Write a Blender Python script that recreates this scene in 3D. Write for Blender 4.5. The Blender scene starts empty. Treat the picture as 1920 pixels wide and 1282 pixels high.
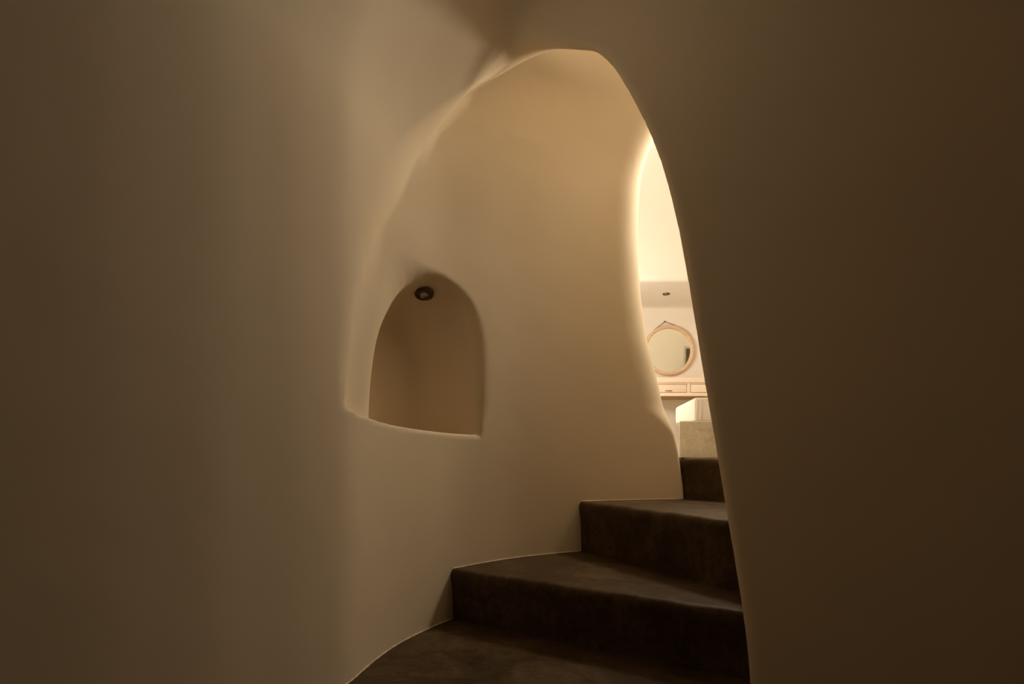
import bpy, bmesh, math, random
import numpy as np
from mathutils import Vector, Matrix, Euler
random.seed(4)
sc = bpy.context.scene
COL = sc.collection

# ------------------------------------------------------------------ camera, world, light, exposure
EYE = 0.612
cam_d = bpy.data.cameras.new('camera'); cam = bpy.data.objects.new('camera', cam_d); COL.objects.link(cam)
cam_d.sensor_width = 36; cam_d.lens = 1100 / 1920 * 36; cam_d.shift_y = 212 / 1920
cam_d.clip_start = 0.02
cam.location = (0, 0, EYE); cam.rotation_euler = (math.pi / 2, 0, 0)
sc.camera = cam
w = bpy.data.worlds.new('world'); sc.world = w; w.use_nodes = True
w.node_tree.nodes['Background'].inputs[0].default_value = (0, 0, 0, 1)
w.node_tree.nodes['Background'].inputs[1].default_value = 0
sc.view_settings.view_transform = 'Standard'; sc.view_settings.look = 'None'
sc.view_settings.gamma = 1; sc.view_settings.use_curve_mapping = False
sc.view_settings.exposure = 0.0
sc.cycles.max_bounces = 16; sc.cycles.diffuse_bounces = 14; sc.cycles.glossy_bounces = 6
sc.cycles.sample_clamp_indirect = 3.0

def point(name, loc, power, col, radius):
    l = bpy.data.lights.new(name, 'POINT'); l.energy = power; l.color = col; l.shadow_soft_size = radius
    o = bpy.data.objects.new(name, l); COL.objects.link(o); o.location = loc
    return o
WARM = (1.0, 0.84, 0.63)
SOFT = (1.0, 0.93, 0.84)
point('bedroom_lamp', (0.0, 4.9, 1.7), 88, SOFT, 0.14)
point('vault_lamp', (1.3, 5.2, 3.75), 2.5, SOFT, 0.08)
sl = point('landing_spot', (1.30, 2.98, 2.12), 42, WARM, 0.18)     # a spot in the head of the upper doorway, aimed down the stair
ld = bpy.data.lights.new('landing_spot', 'SPOT'); ld.energy = 54; ld.color = WARM; ld.shadow_soft_size = 0.18
ld.spot_size = math.radians(140); ld.spot_blend = 0.4
sl.data = ld; sl.rotation_euler = Vector((-1.9, -1.2, -0.6)).to_track_quat('-Z', 'Y').to_euler()
point('arch_fill', (-0.10, 1.30, 1.93), 0.95, WARM, 0.09)  # added fill, no fixture here: lifts the right wall beside the arch
point('lower_passage_fill', (0.15, -0.65, 0.75), 0.32, WARM, 0.10)  # added fill behind the camera, lifts the lower walls
point('stairwell_fill', (0.95, 2.05, 2.30), 1.7, WARM, 0.10)  # added unseen fill behind the arch wall, brightens curved wall and treads

# ------------------------------------------------------------------ helpers
def tag(o, label=None, cat=None, group=None, kind=None):
    if label: o['label'] = label
    if cat: o['category'] = cat
    if group: o['group'] = group
    if kind: o['kind'] = kind
    return o

def empty(name, loc, label, cat, rot=(0, 0, 0), group=None):
    o = bpy.data.objects.new(name, None); COL.objects.link(o)
    o.location = loc; o.rotation_euler = rot; o.empty_display_size = 0.05
    return tag(o, label, cat, group)

def link(name, bm, mat, parent=None, smooth=True, angle=None):
    me = bpy.data.meshes.new(name)
    bmesh.ops.recalc_face_normals(bm, faces=bm.faces[:])
    bm.to_mesh(me); bm.free()
    me.materials.append(mat)
    for p in me.polygons: p.use_smooth = smooth
    if smooth and angle: me.set_sharp_from_angle(angle=math.radians(angle))
    o = bpy.data.objects.new(name, me); COL.objects.link(o)
    if parent: o.parent = parent
    return o

def box(bm, x0, x1, y0, y1, z0, z1, bev=0.0, seg=2):
    r = bmesh.ops.create_cube(bm, size=1)
    vs = r['verts']
    for v in vs:
        v.co = Vector((x0 if v.co.x < 0 else x1, y0 if v.co.y < 0 else y1, z0 if v.co.z < 0 else z1))
    if bev:
        es = list({e for v in vs for e in v.link_edges})
        bmesh.ops.bevel(bm, geom=es, offset=bev, segments=seg, affect='EDGES', profile=0.5)

def lathe(bm, prof, n=48, mat=None):
    """profile of (r, z) turned about the z axis"""
    rings = []
    for r, z in prof:
        if r < 1e-6: rings.append([bm.verts.new((0, 0, z))])
        else: rings.append([bm.verts.new((r * math.cos(2 * math.pi * i / n), r * math.sin(2 * math.pi * i / n), z)) for i in range(n)])
    for a, b in zip(rings, rings[1:]):
        for i in range(n):
            j = (i + 1) % n
            if len(a) == 1 and len(b) == 1: continue
            if len(a) == 1: bm.faces.new((a[0], b[i], b[j]))
            elif len(b) == 1: bm.faces.new((a[i], a[j], b[0]))
            else: bm.faces.new((a[i], a[j], b[j], b[i]))
    if mat:
        for ring in rings:
            for v in ring: v.co = mat @ v.co

def tube(bm, pts, rad, n=8):
    pts = [Vector(p) for p in pts]
    rings = []
    for k, p in enumerate(pts):
        d = (pts[min(k + 1, len(pts) - 1)] - pts[max(k - 1, 0)]).normalized()
        a = d.orthogonal().normalized(); b = d.cross(a)
        if rings:
            a = (pa - d * pa.dot(d)).normalized(); b = d.cross(a)
        pa = a
        rings.append([bm.verts.new(p + (a * math.cos(t) + b * math.sin(t)) * rad) for t in [2 * math.pi * i / n for i in range(n)]])
    for r0, r1 in zip(rings, rings[1:]):
        for i in range(n): bm.faces.new((r0[i], r0[(i + 1) % n], r1[(i + 1) % n], r1[i]))
    bm.faces.new(rings[0]); bm.faces.new(rings[-1])

# ------------------------------------------------------------------ materials
def mat_base(name, rough=0.8, spec=0.3, metal=0.0):
    m = bpy.data.materials.new(name); m.use_nodes = True
    nt = m.node_tree; b = nt.nodes['Principled BSDF']
    b.inputs['Roughness'].default_value = rough; b.inputs['Metallic'].default_value = metal
    b.inputs['Specular IOR Level'].default_value = spec
    return m, nt, b

def noise(nt, scale, detail=4, rough=0.55, dist=0.0, vec=None, stretch=None):
    tc = nt.nodes.new('ShaderNodeTexCoord'); mp = nt.nodes.new('ShaderNodeMapping')
    nt.links.new(tc.outputs['Object'], mp.inputs[0])
    if stretch: mp.inputs['Scale'].default_value = stretch
    n = nt.nodes.new('ShaderNodeTexNoise'); n.inputs['Scale'].default_value = scale
    n.inputs['Detail'].default_value = detail; n.inputs['Roughness'].default_value = rough
    n.inputs['Distortion'].default_value = dist
    nt.links.new(mp.outputs[0], n.inputs['Vector'])
    return n

def ramp(nt, src, stops):
    r = nt.nodes.new('ShaderNodeValToRGB')
    el = r.color_ramp.elements
    el[0].position, el[0].color = stops[0][0], (*stops[0][1], 1)
    el[1].position, el[1].color = stops[-1][0], (*stops[-1][1], 1)
    for p, c in stops[1:-1]:
        e = el.new(p); e.color = (*c, 1)
    nt.links.new(src, r.inputs[0])
    return r

def bump(nt, b, src, strength, dist, prev=None):
    bp = nt.nodes.new('ShaderNodeBump'); bp.inputs['Strength'].default_value = strength
    bp.inputs['Distance'].default_value = dist
    nt.links.new(src, bp.inputs['Height'])
    if prev: nt.links.new(prev.outputs[0], bp.inputs['Normal'])
    nt.links.new(bp.outputs[0], b.inputs['Normal'])
    return bp

def simple(name, col, rough=0.6, spec=0.3, metal=0.0, var=0.06, scale=20, bstr=0.1, stretch=None):
    m, nt, b = mat_base(name, rough, spec, metal)
    n = noise(nt, scale, stretch=stretch)
    r = ramp(nt, n.outputs[0], [(0.3, tuple(c * (1 - var) for c in col)), (0.7, tuple(min(1, c * (1 + var)) for c in col))])
    nt.links.new(r.outputs[0], b.inputs['Base Color'])
    bump(nt, b, n.outputs[0], bstr, 0.002)
    return m

def plaster(name, col):
    m, nt, b = mat_base(name, 0.75, 0.25)
    n = noise(nt, 2.2, 5, 0.55, 0.4)
    r = ramp(nt, n.outputs[0], [(0.3, tuple(c * 0.965 for c in col)), (0.7, tuple(c * 1.015 for c in col))])
    nt.links.new(r.outputs[0], b.inputs['Base Color'])
    n2 = noise(nt, 7, 3, 0.5, 0.3); b1 = bump(nt, b, n2.outputs[0], 0.10, 0.02)
    n3 = noise(nt, 90, 3, 0.6); bump(nt, b, n3.outputs[0], 0.05, 0.002, b1)
    return m
M_PLASTER = plaster('limewashed_plaster', (0.815, 0.713, 0.55))

M_PLASTER_ROOM = plaster('plaster_lit_room', (0.82, 0.77, 0.69))  # whiter copy of the plaster: the room's paler light put into its colour

def cement(name, dark, mid, light, rough):
    m, nt, b = mat_base(name, rough, 0.16)
    n = noise(nt, 5.0, 8, 0.62, 0.8)
    n2 = noise(nt, 26, 5, 0.6, 1.2, stretch=(1, 1, 0.9))
    mx = nt.nodes.new('ShaderNodeMix'); mx.data_type = 'FLOAT'; mx.inputs[0].default_value = 0.4
    nt.links.new(n.outputs[0], mx.inputs[2]); nt.links.new(n2.outputs[0], mx.inputs[3])
    r = ramp(nt, mx.outputs[0], [(0.34, dark), (0.5, mid), (0.66, light)])
    nt.links.new(r.outputs[0], b.inputs['Base Color'])
    rr = ramp(nt, n.outputs[0], [(0.3, (rough - .1,) * 3), (0.7, (rough + .12,) * 3)])
    nt.links.new(rr.outputs[0], b.inputs['Roughness'])
    b1 = bump(nt, b, n2.outputs[0], 0.25, 0.004)
    bump(nt, b, n.outputs[0], 0.3, 0.012, b1)
    return m
M_STEP = cement('dark_polished_cement', (0.036, 0.022, 0.010), (0.075, 0.048, 0.023), (0.130, 0.088, 0.048), 0.5)
M_GREY = cement('grey_trowelled_cement', (0.34, 0.30, 0.215), (0.43, 0.38, 0.285), (0.52, 0.465, 0.36), 0.6)
M_METAL = simple('bronzed_metal', (0.10, 0.075, 0.05), 0.45, 0.5, 0.7, 0.1, 60, 0.05)
M_REFL = simple('lamp_reflector', (0.35, 0.30, 0.22), 0.3, 0.5, 0.9, 0.05, 80, 0.02)
M_LENS = simple('lamp_lens', (0.45, 0.42, 0.34), 0.25, 0.5, 0.0, 0.05, 80, 0.02)
M_WOOD = simple('pale_oak', (0.68, 0.50, 0.33), 0.5, 0.35, 0.0, 0.15, 7, 0.1, (1, 1, 6))
M_DESK = simple('bleached_wood', (0.80, 0.66, 0.52), 0.55, 0.3, 0.0, 0.05, 6, 0.1, (1, 1, 12))
M_UNDER = simple('raw_wood', (0.45, 0.30, 0.15), 0.6, 0.3, 0.0, 0.35, 3.2, 0.2, (1, 3.5, 1))
M_HANDLE = simple('aged_brass', (0.34, 0.24, 0.13), 0.4, 0.5, 0.8, 0.1, 40, 0.05)
M_CORD = simple('leather_cord', (0.20, 0.12, 0.06), 0.7, 0.2, 0.0, 0.1, 60, 0.1)
M_LINEN = simple('white_linen', (0.68, 0.63, 0.57), 0.9, 0.1, 0.0, 0.03, 60, 0.2)
mm, nt, b = mat_base('mirror_glass', 0.02, 0.5, 1.0)
n = noise(nt, 3.0, 2); r = ramp(nt, n.outputs[0], [(0.3, (0.86, 0.88, 0.80)), (0.7, (0.88, 0.90, 0.82))])
nt.links.new(r.outputs[0], b.inputs['Base Color'])
M_MIRROR = mm

# ------------------------------------------------------------------ the cave: one solid of plastered rock with hollows
CX, CY = 1.17, 1.10                         # the axis the stair winds about
def smin(a, b, k):
    h = np.maximum(k - np.abs(a - b), 0) / k
    return np.minimum(a, b) - h * h * k * 0.25
def smax(a, b, k): return -smin(-a, -b, k)
def sstep(e0, e1, x):
    t = np.clip((x - e0) / (e1 - e0), 0, 1); return t * t * (3 - 2 * t)

class Outline:
    """signed distance to a closed outline, tabulated (negative inside)"""
    def __init__(s, pts, lo, hi, st=0.012, rounds=2):
        p = np.array(pts, float)
        for _ in range(rounds):             # corner cutting keeps the hand-drawn curve soft
            q = np.roll(p, -1, 0); p = np.stack([p * .75 + q * .25, p * .25 + q * .75], 1).reshape(-1, 2)
        s.lo = lo; s.st = st
        s.nx = int((hi[0] - lo[0]) / st) + 2; s.ny = int((hi[1] - lo[1]) / st) + 2
        X, Y = np.meshgrid(lo[0] + np.arange(s.nx) * st, lo[1] + np.arange(s.ny) * st, indexing='ij')
        d = np.full(X.shape, 1e9); inside = np.zeros(X.shape, bool)
        for a, b in zip(p, np.roll(p, -1, 0)):
            e = b - a; L = e @ e
            if L < 1e-14: continue
            t = np.clip(((X - a[0]) * e[0] + (Y - a[1]) * e[1]) / L, 0, 1)
            d = np.minimum(d, (X - a[0] - t * e[0]) ** 2 + (Y - a[1] - t * e[1]) ** 2)
            c = (a[1] > Y) != (b[1] > Y)
            if abs(e[1]) > 1e-12: inside ^= c & (X < e[0] * (Y - a[1]) / e[1] + a[0])
        d = np.sqrt(d); s.t = np.where(inside, -d, d).astype(np.float32)
    def __call__(s, x, y):
        fx = np.clip((x - s.lo[0]) / s.st, 0, s.nx - 1.001); fy = np.clip((y - s.lo[1]) / s.st, 0, s.ny - 1.001)
        i = fx.astype(np.int32); j = fy.astype(np.int32); fx = (fx - i).astype(np.float32); fy = (fy - j).astype(np.float32)
        t = s.t
        return (t[i, j] * (1 - fx) + t[i + 1, j] * fx) * (1 - fy) + (t[i, j + 1] * (1 - fx) + t[i + 1, j + 1] * fx) * fy

# plan of the outer wall, as radius about the stair axis
plan = [(-0.435, 1.569), (-0.505, 1.385), (-0.595, 1.18), (-0.70, 0.99), (-0.825, 0.80), (-0.96, 0.59), (-1.08, 0.33), (-1.16, -0.05), (-1.15, -0.6), (-0.8, -1.15), (0.0, -1.3), (1.0, -1.3), (1.9, -1.2)]
TH = [30, 60, 102, 111, 120, 131, 142, 153, 164]; RR = [1.68, 1.68, 1.68, 1.70, 1.73, 1.765, 1.773, 1.735, 1.672]
for x, y in plan[1:]:
    a = math.degrees(math.atan2(y - CY, x - CX)) % 360
    TH.append(a); RR.append(math.hypot(x - CX, y - CY))
TH += [390]; RR += [1.68]
TT = np.linspace(30, 390, 721); RT = np.interp(TT, TH, RR)
kern = np.hanning(19); kern /= kern.sum()
RS = np.convolve(np.concatenate([RT[-10:-1], RT, RT[1:10]]), kern, 'valid')
RS = RS[:721]
NX, NY, NC, THICK = 0.57, 0.822, 1.64, 0.24      # the arch wall: a slab across the stair
ARCH = [(-1.46, 2.03), (-1.37, 1.96), (-1.323, 1.935), (-1.251, 1.94), (-1.182, 1.942), (-1.104, 1.936), (-1.03, 1.926), (-0.93, 1.898), (-0.84, 1.862), (-0.820, 1.845), (-0.798, 1.820), (-0.763, 1.772), (-0.728, 1.709), (-0.694, 1.638), (-0.66, 1.563), (-0.634, 1.502), (-0.604, 1.408), (-0.577, 1.302), (-0.554, 1.191), (-0.534, 1.067), (-0.515, 0.937), (-0.492, 0.794), (-0.473, 0.69), (-0.453, 0.573), (-0.435, 0.442), (-0.412, 0.314), (-0.388, 0.174), (-0.374, 0.063), (-0.367, -0.005), (-0.36, -0.4), (-2.2, -0.4), (-2.2, 2.12), (-1.6, 2.12)]
for _ in range(2):                            # ease the pier's edge into one even curve
    ARCH = [p if i < 12 or i > 28 else (.25 * ARCH[i - 1][0] + .5 * p[0] + .25 * ARCH[i + 1][0], .25 * ARCH[i - 1][1] + .5 * p[1] + .25 * ARCH[i + 1][1]) for i, p in enumerate(ARCH)]
o_arch = Outline(ARCH, (-2.6, -0.6), (2.6, 3.4), 0.012, 2)
NICHE = [(-0.165, 0.60), (0.332, 0.60), (0.345, 0.892), (0.343, 1.060), (0.322, 1.163), (0.274, 1.235), (0.207, 1.275), (0.122, 1.295), (0.030, 1.262), (-0.030, 1.200), (-0.072, 1.10), (-0.116, 0.958), (-0.145, 0.823)]
o_niche = Outline(NICHE, (-1.2, 0.2), (1.2, 1.8), 0.01, 1)
DOOR = [(0.812, 0.2), (0.81, 0.405), (0.786, 0.60), (0.750, 0.756), (0.706, 0.941), (0.667, 1.089), (0.640, 1.186), (0.614, 1.381), (0.604, 1.528), (0.601, 1.65), (0.606, 1.773), (0.619, 1.898), (0.640, 1.979), (0.665, 2.05), (0.75, 2.22), (0.92, 2.40), (1.15, 2.46), (1.42, 2.34), (1.58, 2.05), (1.62, 1.6), (1.62, 0.2)]
o_door = Outline(DOOR, (-0.6, -0.2), (2.8, 3.2), 0.012, 1)
RIDGE_Z = [0.0, 0.74, 0.831, 1.013, 1.232, 1.372, 1.513, 1.738, 1.957, 2.2]
RIDGE_T = [165, 164.3, 163.6, 162.1, 159.5, 157.0, 153.8, 148.2, 141.7, 133]
W8 = (-0.848, 0.530)

def cave(X, Y, Z, want_id=False):
    dx = X - CX; dy = Y - CY
    r = np.sqrt(dx * dx + dy * dy)
    th = np.degrees(np.arctan2(dy, dx)); th = np.where(th < 30, th + 360, th)
    R = np.interp(th, TT, RS).astype(np.float32)
    s = NX * X + NY * Y - NC
    leanA = 1.44 * np.maximum(Z - 1.6, 0) ** 2
    leanC = 0.85 * np.maximum(Z - 1.85, 0) ** 2.2
    s0 = np.interp(Z, [1.5, 1.9, 2.1], [-0.157, 0.04, 0.12]); hw = np.interp(Z, [1.5, 1.85, 2.0], [.05, .05, .12])
    side = sstep(s0 - hw, s0 + hw, s)
    lean = (leanA * (1 - side) + leanC * side).astype(np.float32)
    base = r - R
    f = base + lean
    f = smax(f, Z - (2.42 * (1 - side) + 2.8 * side).astype(np.float32), 0.35)
    # the shallow recess left of the arch, above the ledge
    rt = np.interp(Z, RIDGE_Z, RIDGE_T)
    ar = np.radians(rt - th) * 1.70
    sill = np.interp(th, [130, 137.8, 141.7, 147.1, 152.7, 158.4, 164.3, 170], [.688, .691, .694, .700, .708, .722, .745, .775])
    w_ = np.interp(Z, [1.3, 1.513, 1.75, 1.95], [.16, .16, .10, .03])
    kc = 0.015 + 0.05 * sstep(1.42, 1.15, Z)
    dep = 0.095
    D = smin(dep * ar / w_, dep * (1 - (ar - w_) / 0.50), kc)
    D = np.maximum(D, -0.06)
    pk = smax(base + lean * .9 - D, Z - 2.25, 0.15).astype(np.float32)
    # the niche
    q = W8[0] * dx + W8[1] * dy; t = 0.530 * dx + 0.848 * dy
    shrink = 0.42 * np.maximum(q - 1.80, 0) * sstep(0.95, 1.2, Z) + 0.06 * np.maximum(q - 1.72, 0)
    ni = smax(o_niche(t, Z) + shrink, q - 2.02, 0.09)
    ni = np.maximum(ni, 1.3 - q)
    k = 0.02 + 0.11 * sstep(0.16, -0.10, t)
    rec = smin(pk, ni, k)
    rec = smax(rec, sill - Z, 0.016)
    k = 0.016 + 0.024 * sstep(0.0, 0.12, Z - sill)
    f = smin(f, rec, k)
    # the opening to the upper room
    dr = np.maximum(o_door(X, Z - 0.6 * np.clip(Y - 2.72, 0, 0.8) * sstep(1.6, 2.0, Z)), np.maximum(2.3 - Y, Y - 3.9))
    k = 0.02 + 0.11 * sstep(0.70, 0.86, Z)
    f = smin(f, dr, k)
    # the arch wall
    u = NY * X - NX * Y
    kk = 0.035 + 0.12 * sstep(-0.85, -1.15, u)
    sB = np.abs(s - THICK / 2) - THICK / 2
    B = smax(sB, -o_arch(u, Z - (0.62 + 0.25 * sstep(-1.40, -0.85, u)) * np.clip(s, 0, 0.4) * sstep(1.0, 1.6, Z)), kk)
    g = smax(f, -B, 0.10)
    idB = (-B > f - 0.02)
    # the upper room and its alcove
    rx = smax(np.maximum(-0.6 - X, X - 3.35), np.maximum(3.45 - Y, Y - 5.75), 0.35)
    rm = smax(rx, np.maximum(0.45 - Z, Z - 4.0), 0.5)
    al = smax(smax(np.maximum(0.55 - X, X - 3.1), Y - 6.8, 0.06), smax(Z - 2.32, 0.45 - Z, 0.02), 0.06)
    al = np.maximum(al, 5.0 - Y)
    rm = smin(rm, al, 0.05)
    ps = np.maximum(np.maximum(3.02 - X, X - 3.8), np.maximum(np.maximum(2.9 - Y, Y - 4.2), np.maximum(0.45 - Z, Z - 2.45)))
    rm = smin(rm, ps, 0.08)
    g = smin(g, rm, 0.06)
    if want_id: return g, s, idB
    return g.astype(np.float32)

def nets(lo, hi, h):
    """surface nets of the cave between two corners"""
    ax = [np.arange(lo[i], hi[i] + h * .5, h, dtype=np.float32) for i in range(3)]
    nx, ny, nz = map(len, ax)
    V = np.empty((nx, ny, nz), np.float32)
    for i in range(0, nx, 24):
        X, Y, Z = np.meshgrid(ax[0][i:i + 24], ax[1], ax[2], indexing='ij')
        V[i:i + 24] = cave(X, Y, Z)
    S = V > 0
    cnt = np.zeros((nx - 1, ny - 1, nz - 1), np.int8)
    for a in (0, 1):
        for b in (0, 1):
            for c in (0, 1): cnt += S[a:nx - 1 + a, b:ny - 1 + b, c:nz - 1 + c]
    act = np.argwhere((cnt > 0) & (cnt < 8))
    idx = np.full(cnt.shape, -1, np.int32); idx[tuple(act.T)] = np.arange(len(act))
    P = np.zeros((len(act), 3)); N = np.zeros(len(act))
    cs = [(a, b, c) for a in (0, 1) for b in (0, 1) for c in (0, 1)]
    for p in cs:
        for axx in range(3):
            if p[axx]: continue
            q = list(p); q[axx] = 1
            va = V[act[:, 0] + p[0], act[:, 1] + p[1], act[:, 2] + p[2]]
            vb = V[act[:, 0] + q[0], act[:, 1] + q[1], act[:, 2] + q[2]]
            m = (va > 0) != (vb > 0)
            t = np.where(m, va / np.where(m, va - vb, 1), 0)
            pt = np.tile(np.array(p, float), (len(act), 1)); pt[:, axx] = t
            P += pt * m[:, None]; N += m
    P = (P / N[:, None] + act) * h + np.array(lo)
    F = []
    for axx in range(3):
        b, c = [(1, 2), (2, 0), (0, 1)][axx]
        sl0 = [slice(None)] * 3; sl1 = [slice(None)] * 3
        sl0[axx] = slice(0, -1); sl1[axx] = slice(1, None)
        s0 = S[tuple(sl0)]; s1 = S[tuple(sl1)]
        for flip in (False, True):
            e = np.argwhere((s0 & ~s1) if not flip else (~s0 & s1))
            e = e[(e[:, b] > 0) & (e[:, c] > 0) & (e[:, b] < V.shape[b] - 1) & (e[:, c] < V.shape[c] - 1)]
            def at(db, dc):
                k = e.copy(); k[:, b] -= db; k[:, c] -= dc
                return idx[k[:, 0], k[:, 1], k[:, 2]]
            q = np.stack([at(1, 1), at(0, 1), at(0, 0), at(1, 0)], 1)
            if flip: q = q[:, ::-1]
            F.append(q)
    F = np.concatenate(F)
    # project twice onto the true surface, and take its gradient as the shading normal
    def grad(P, e=0.006):
        g = np.zeros_like(P)
        for i in range(3):
            d = np.zeros(3); d[i] = e
            g[:, i] = (cave(*(P + d).T).astype(float) - cave(*(P - d).T)) / (2 * e)
        return g
    for _ in range(1):
        g = grad(P); gl = np.maximum((g * g).sum(1), 0.2)
        v = cave(*P.T).astype(float)
        P = P - np.clip(v / gl, -h * .25, h * .25)[:, None] * g
    g = grad(P, 0.008); nrm = -g / np.maximum(np.linalg.norm(g, axis=1), 1e-6)[:, None]
    return P, F, nrm

def mesh_from(name, P, F, nrm, mat, label, cat):
    used = np.unique(F); rm = np.full(len(P), -1); rm[used] = np.arange(len(used))
    me = bpy.data.meshes.new(name)
    me.from_pydata(P[used].tolist(), [], rm[F].tolist()); me.update()
    me.materials.append(mat)
    me.polygons.foreach_set('use_smooth', [True] * len(me.polygons))
    me.normals_split_custom_set_from_vertices(nrm[used].tolist())
    o = bpy.data.objects.new(name, me); COL.objects.link(o)
    return tag(o, label, cat, kind='structure')

P, F, NM = nets((-1.5, -1.45, -0.22), (2.95, 2.90, 3.0), 0.014)
fc = P[F].mean(1)
g, s, idB = cave(*fc.T, want_id=True)
isB = idB & (s > -0.25) & (s < 0.30)
left = ~isB & (s <= 0.0)
left |= isB & (NY * fc[:, 0] - NX * fc[:, 1] < -1.35)
isB &= ~left
mesh_from('wall_left', P, F[left], NM, M_PLASTER, 'smooth curving plaster wall left of the arch, fading into shadow', 'wall')
mesh_from('wall_right', P, F[isB], NM, M_PLASTER, 'dark brown plaster wall whose curved edge forms the right side of the arch', 'wall')
mesh_from('wall_rear', P, F[~left & ~isB], NM, M_PLASTER, 'curved plaster wall with arched niche rising beside the steps', 'wall')
P, F, NM = nets((-0.75, 2.86, 0.3), (3.6, 7.0, 4.2), 0.03)
fc = P[F].mean(1)
bk = fc[:, 1] > 5.5; top = (fc[:, 2] > 3.6) & ~bk
mesh_from('wall_back', P, F[bk], NM, M_PLASTER_ROOM, 'bright plaster wall of the upper room with alcove over the dressing table', 'wall')
mesh_from('wall_front', P, F[~bk & ~top], NM, M_PLASTER_ROOM, 'near side walls of the bright upper room', 'wall')
mesh_from('ceiling', P, F[top], NM, M_PLASTER_ROOM, 'vaulted plaster ceiling of the upper room', 'ceiling')

# ------------------------------------------------------------------ steps
T1, T2, T3 = 0.187, 0.407, 0.600
def wall_pt(deg, extra=0.012):
    R = float(np.interp(deg, TT, RS)) + extra
    return (CX + R * math.cos(math.radians(deg)), CY + R * math.sin(math.radians(deg)))
def ang(p): return math.degrees(math.atan2(p[1] - CY, p[0] - CX))
def on_wall(p, d):
    """where the line p + t d meets the outer wall"""
    for i in range(-600, 900):
        q = (p[0] - d[0] * i * .001, p[1] - d[1] * i * .001)
        if math.hypot(q[0] - CX, q[1] - CY) > float(np.interp(ang(q), TT, RS)) + 0.010: return q
    return p
def step_block(bm, front, back_line, z0, z1, arc_from, arc_to, lip=0.016, seed=0):
    """a tread with a soft, slightly uneven nosing: front edge polyline, side arc on the wall, back edge"""
    rnd = random.Random(seed)
    n = 60
    A, B = Vector((*front[0], 0)), Vector((*front[1], 0))
    d = (B - A); L = d.length; d.normalize(); nrm = Vector((-d.y, d.x, 0))      # points up the stair
    if nrm.y < 0: nrm = -nrm
    prof = [(0.006, z0 - 0.02), (0.004, z0 + (z1 - z0) * .35), (0.0, z0 + (z1 - z0) * .7), (-0.003, z1 - 0.045), (-0.006, z1 - 0.028), (-0.005, z1 - 0.016), (0.0, z1 - 0.006), (0.009, z1 - 0.0005), (0.022, z1)]
    amp = [0.002 * math.sin(i * .37 + seed) + 0.0015 * math.sin(i * .91 + 2 * seed) + rnd.uniform(-.0006, .0006) for i in range(n + 1)]
    rows = []
    for i in range(n + 1):
        p = A + d * (L * i / n)
        rows.append([bm.verts.new((*(p + nrm * (o + amp[i])).xy, z + amp[i] * 0.5 * (1 if k > 3 else 0))) for k, (o, z) in enumerate(prof)])
    for a, b2 in zip(rows, rows[1:]):
        for k in range(len(prof) - 1): bm.faces.new((a[k], b2[k], b2[k + 1], a[k + 1]))
    # tread surface
    poly = [r[-1] for r in rows]
    back = [bm.verts.new((x, y, z1)) for x, y in back_line]
    m = 30
    arc = [bm.verts.new((*wall_pt(arc_to + (arc_from - arc_to) * i / m), z1)) for i in range(1, m)]
    bm.faces.new(poly + back + arc)

stairs = empty('staircase', (0.4, 2.2, 0.0), 'winding dark brown cement steps climbing right under the plaster arch', 'stairs')
def lift(o, parent):
    o.parent = parent; o.matrix_parent_inverse = Matrix.Translation(-parent.location)
    return o
d1 = Vector((0.63 + 0.228, 1.595 - 2.19)).normalized()
d2 = Vector((0.68 - 0.304, 1.86 - 2.59)).normalized()
d3 = Vector((0.118, -0.16)).normalized()
L1 = on_wall((-0.20, 2.17), d1); R1 = (0.63 + d1.x * 0.18, 1.595 + d1.y * 0.18)
L2 = on_wall((0.32, 2.56), d2); R2 = (0.68 + d2.x * 0.28, 1.86 + d2.y * 0.28)
L3 = on_wall((0.825, 2.725), d3); L3 = (L3[0] - d3.x * .04, L3[1] - d3.y * .04); R3 = (0.93 + d3.x * 0.45, 2.585 + d3.y * 0.45)
bm = bmesh.new()
step_block(bm, (L1, R1), [(R2[0] + .03, R2[1]), (L2[0] + .03, L2[1] + 0.0)], 0.0, T1, ang(L1) - .3, ang(L2) - .6, seed=1)
lift(link('step', bm, M_STEP, None, True, 40), stairs)
bm = bmesh.new()
step_block(bm, (L2, R2), [(R3[0] + .05, R3[1] - .2), (R3[0] + .05, R3[1]), (L3[0] + .03, L3[1])], T1, T2, ang(L2) - .3, ang(L3) - .6, seed=2)
lift(link('step', bm, M_STEP, None, True, 40), stairs)
bm = bmesh.new()
step_block(bm, (L3, R3), [(1.75, R3[1]), (1.75, 3.3), (0.70, 3.3)], T2, T3, ang(L3) - .3, ang(L3) - 1.0, seed=3)
lift(link('step', bm, M_STEP, None, True, 40), stairs)
# ragged line of plaster where the wall meets each tread
rb = random.Random(9)
for a0, a1, z in ((ang(L1) + .2, 172, 0.0), (ang(L2) + .2, ang(L1) - .4, T1), (ang(L3) + .6, ang(L2) - .4, T2)):
    bm = bmesh.new(); n = int((a1 - a0) * 3.2); rings = []
    for i in range(n + 1):
        a = a0 + (a1 - a0) * i / n; R_ = float(np.interp(a, TT, RS)); rr = rb.uniform(.0012, .0036)
        c, s_ = math.cos(math.radians(a)), math.sin(math.radians(a))
        rings.append([bm.verts.new((CX + (R_ - .001 + rr * math.cos(t)) * c, CY + (R_ - .001 + rr * math.cos(t)) * s_, z + rr * math.sin(t))) for t in [k * math.pi / 3 for k in range(6)]])
    for r0, r1 in zip(rings, rings[1:]):
        for k in range(6): bm.faces.new((r0[k], r0[(k + 1) % 6], r1[(k + 1) % 6], r1[k]))
    o = lift(link('plaster_joint', bm, M_PLASTER), stairs); o['label'] = 'thin ragged plaster joint'
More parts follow.
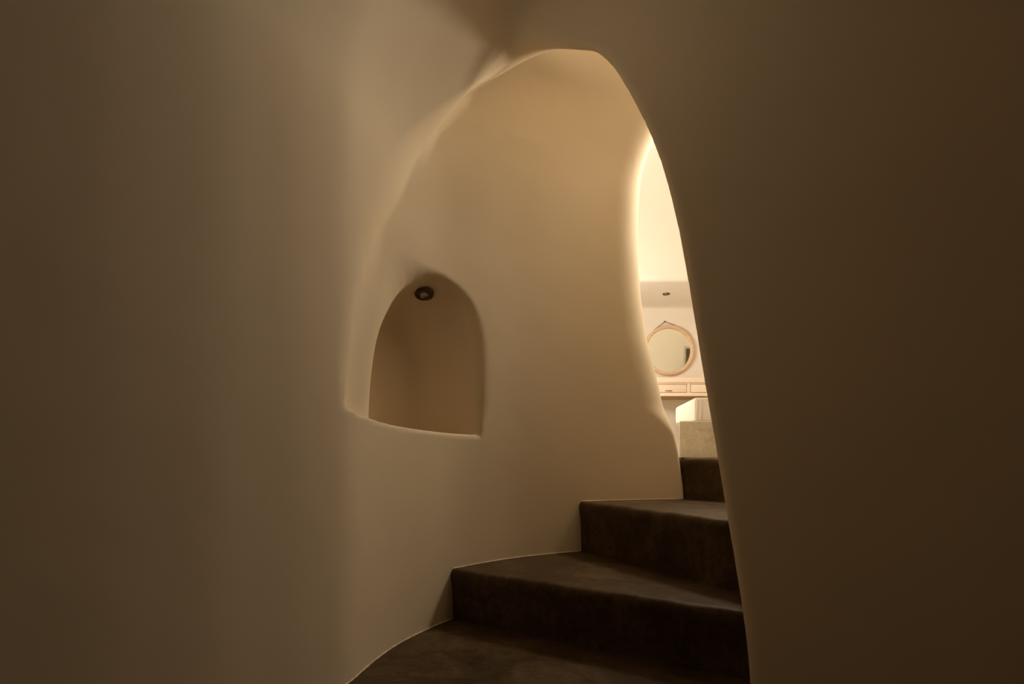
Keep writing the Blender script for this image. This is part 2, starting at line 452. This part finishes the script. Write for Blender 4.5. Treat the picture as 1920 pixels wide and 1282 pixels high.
# lower floor and the floor of the upper room
bm = bmesh.new()
pts = []
for i in range(0, 121):
    a = 130 + i * 1.0 * (250 / 120)
    pts.append(wall_pt(a, 0.02))
bm.faces.new([bm.verts.new((x, y, 0.0)) for x, y in pts])
fl = link('floor', bm, M_STEP, None, False); tag(fl, 'dark brown polished cement floor at the foot of the steps', 'floor', kind='structure')
bm = bmesh.new()
bm.faces.new([bm.verts.new(p) for p in ((-0.65, 3.3, T3 - .002), (3.7, 3.3, T3 - .002), (3.7, 6.85, T3 - .002), (-0.65, 6.85, T3 - .002))])
fl = link('floor', bm, M_GREY, None, False); tag(fl, 'cement floor of the bright upper room', 'floor', kind='structure')

# ------------------------------------------------------------------ downlights
def downlight(loc, nrm, rad, label):
    """nrm points out of the plaster into the room"""
    q = Vector(nrm).normalized().to_track_quat('Z', 'Y')
    t = empty('downlight', loc, label, 'ceiling light', q.to_euler(), 'recessed downlights, switched off')
    bm = bmesh.new()
    lathe(bm, [(rad * .76, 0.002), (rad * .79, 0.007), (rad * .84, 0.010), (rad * .93, 0.0095), (rad, 0.006), (rad * 1.02, -0.004)])
    link('trim_ring', bm, M_METAL, t)
    bm = bmesh.new()
    lathe(bm, [(rad * .79, 0.007), (rad * .72, 0.0045), (rad * .60, 0.003), (rad * .44, 0.0025)])
    link('baffle', bm, M_METAL, t)
    bm = bmesh.new()
    lathe(bm, [(rad * .46, 0.0022), (rad * .42, 0.005), (rad * .25, 0.0065), (0, 0.007)])
    link('lens', bm, M_LENS, t)
    for k in range(3):
        a = 2 * math.pi * k / 3 + .5
        c, s_ = math.cos(a), math.sin(a)
        bm = bmesh.new()
        tube(bm, [(c * rad * .44, s_ * rad * .44, 0.005), (c * rad * .70, s_ * rad * .70, 0.006)], rad * .05, 6)
        link('clip', bm, M_REFL, t)
    return t
def find_surface(p, d, n=400, step=0.002):
    """march from air until the plaster is reached"""
    p = np.array(p, float); d = np.array(d, float); d /= np.linalg.norm(d)
    for i in range(n):
        q = p + d * i * step
        if cave(*[np.array([v]) for v in q])[0] > 0: return q
    return p
def normal_at(p):
    g = []
    for i in range(3):
        d = np.zeros(3); d[i] = 0.01
        g.append(float(cave(*[np.array([v]) for v in (p + d)])[0] - cave(*[np.array([v]) for v in (p - d)])[0]))
    return -np.array(g) / np.linalg.norm(g)
base = (-0.3375, 2.25, 0.9)
hit = find_surface(base, (0, 0, 1)); nn = normal_at(hit)
print('niche light', hit, nn)
nn = np.array((0.05, -0.28, -0.96))
downlight(tuple(hit + nn * 0.004), nn, 0.036, 'small round bronze downlight, switched off, in the top of the wall niche')
hit = find_surface((1.632, 6.21, 2.0), (0, 0, 1))
downlight((hit[0], hit[1], hit[2] - 0.002), (0, 0, -1), 0.037, 'small round downlight, switched off, in the alcove soffit above the mirror')

# ------------------------------------------------------------------ dressing table
DX0, DX1, DY0, DY1 = 1.42, 2.42, 6.27, 6.76
desk = empty('dressing_table', ((DX0 + DX1) / 2, (DY0 + DY1) / 2, T3), 'pale bleached wood dressing table with shallow drawers under the round mirror', 'table')
def dp(name, fn, mat, parent=desk, ang_=35):
    bm = bmesh.new(); fn(bm)
    bmesh.ops.translate(bm, verts=bm.verts[:], vec=-Vector(desk.location))
    return link(name, bm, mat, parent, True, ang_)
zt = 1.440; zb = 1.243
dp('tabletop', lambda bm: box(bm, DX0 - .02, DX1 + .02, DY0 - .015, DY1, zt - .055, zt, .005), M_DESK)
def apron(bm):
    box(bm, DX0, DX1, DY0 + .004, DY0 + .022, zb, zb + .036, .002)                 # bottom rail
    box(bm, DX0, DX1, DY0 + .004, DY0 + .022, zt - .068, zt - .055, .001)
    for x0, x1 in ((DX0, DX0 + .03), (1.872, 1.908), (DX1 - .07, DX1)): box(bm, x0, x1, DY0 + .0035, DY0 + .0215, zb + .0355, zt - .0675, .001)
    box(bm, DX0, DX0 + .018, DY0 + .022, DY1 - .01, zb, zt - .055, .002); box(bm, DX1 - .018, DX1, DY0 + .022, DY1 - .01, zb, zt - .055, .002)
    box(bm, DX0, DX1, DY1 - .025, DY1 - .007, zb, zt - .055, .002)
dp('apron', apron, M_DESK)
dp('underside_panel', lambda bm: box(bm, DX0 + .018, DX1 - .018, DY0 + .022, DY1 - .025, zb + .004, zb + .014, .001), M_UNDER)['label'] = 'brown raw wood underside'
for x0, x1 in ((DX0 + .034, 1.868), (1.913, DX1 - .075)):
    dr_ = dp('drawer', lambda bm: (box(bm, x0, x1, DY0 + .003, DY0 + .021, zb + .040, zt - .072, .003), box(bm, x0 + .01, x1 - .01, DY0 + .021, DY1 - .06, zb + .04, zt - .09, .002)), M_DESK)
    hx = (x0 + x1) / 2 + .01 if x0 < 1.6 else (x0 + x1) / 2
    def handle(bm):
        tube(bm, [(hx - .028, DY0 + .003, 1.300), (hx - .028, DY0 - .014, 1.300), (hx - .020, DY0 - .020, 1.299), (hx + .020, DY0 - .020, 1.299), (hx + .028, DY0 - .014, 1.300), (hx + .028, DY0 + .003, 1.300)], .0045, 8)
    h_ = dp('handle', handle, M_HANDLE, dr_); h_['label'] = 'small aged brass pull handle'
for x in (DX0 + .025, DX1 - .025):
    for y in (DY0 + .035, DY1 - .04):
        dp('leg', lambda bm: box(bm, x - .02, x + .02, y - .02, y + .02, T3, zb + .002, .003), M_DESK)

# ------------------------------------------------------------------ round mirror
YW = 6.795
MXc, MZc = 1.811, 0.612 + 197 / 1100 * 6.75
mir = empty('wall_mirror', (MXc, YW, MZc), 'round mirror in a pale wooden frame hanging by a cord in the alcove', 'mirror')
rot = Matrix.Rotation(math.radians(90), 4, 'X')       # local z -> -y, towards the room
ro, ri = 0.292, 0.256
bm = bmesh.new()
prof = [(ri - .004, 0.004), (ri - .004, 0.016), (ri, 0.040), (ri + .006, 0.047), (ri + .02, 0.048), (ro - .006, 0.042), (ro, 0.034), (ro, 0.006), (ro - .006, 0.002), (ri - .004, 0.004)]
lathe(bm, prof, 96, rot); link('frame', bm, M_WOOD, mir, True, 50)
bm = bmesh.new(); lathe(bm, [(0, 0.014), (ri - .003, 0.014), (ri - .003, 0.008), (0, 0.008)], 96, rot); link('glass', bm, M_MIRROR, mir, True, 30)['label'] = 'silvered mirror glass'
bm = bmesh.new()
nail = (-0.045, -0.012, 0.332)
tube(bm, [(-0.175, -0.03, 0.232), nail], .0035); tube(bm, [nail, (0.075, -0.03, 0.282)], .0035)
link('cord', bm, M_CORD, mir)['label'] = 'thin brown hanging cord'
bm = bmesh.new(); lathe(bm, [(0, .022), (.006, .021), (.008, .018), (.003, .015), (.003, 0), (0, 0)], 16, Matrix.Translation((nail[0], 0, nail[2] + .002)) @ rot)
link('nail', bm, M_METAL, mir)

# ------------------------------------------------------------------ cement bed base and white mattress
def soft_block(name, corners, z0, z1, mat, bev, label, cat, z1s=None, seams=()):
    bm = bmesh.new()
    n = len(corners)
    z1s = z1s or [z1] * n; z0s = z0 if isinstance(z0, (list, tuple)) else [z0] * n
    bt = [bm.verts.new((x, y, zz)) for (x, y), zz in zip(corners, z0s)]
    tp = [bm.verts.new((x, y, zz)) for (x, y), zz in zip(corners, z1s)]
    bm.faces.new(bt[::-1]); bm.faces.new(tp)
    for i in range(n): bm.faces.new((bt[i], bt[(i + 1) % n], tp[(i + 1) % n], tp[i]))
    bmesh.ops.bevel(bm, geom=bm.edges[:], offset=bev, segments=4, affect='EDGES', profile=0.5)
    o = link(name, bm, mat, None, True, 50)
    return tag(o, label, cat)
soft_block('bed_base', [(1.075, 3.78), (1.95, 3.66), (1.95, 4.9), (1.42, 4.75)], T3 - .01, 0.832, M_GREY, 0.012, 'grey trowelled cement bed base at the top of the steps', 'bed base')
bed = soft_block('mattress', [(1.203, 3.86), (1.80, 3.76), (1.86, 4.7), (1.35, 4.75), (1.15, 4.12)], 0.833, 0.98, M_LINEN, 0.014, 'white linen covered mattress lying on the grey cement base', 'mattress', [0.992, 0.985, 0.99, 0.97, 0.945])
bm = bmesh.new()
tube(bm, [(1.218, 3.857, .845), (1.219, 3.856, .972)], .003, 6)
link('seam', bm, M_LINEN, bed)
bm = bmesh.new()
tube(bm, [(1.245, 3.852, .845), (1.246, 3.851, .972)], .003, 6)
link('seam', bm, M_LINEN, bed)
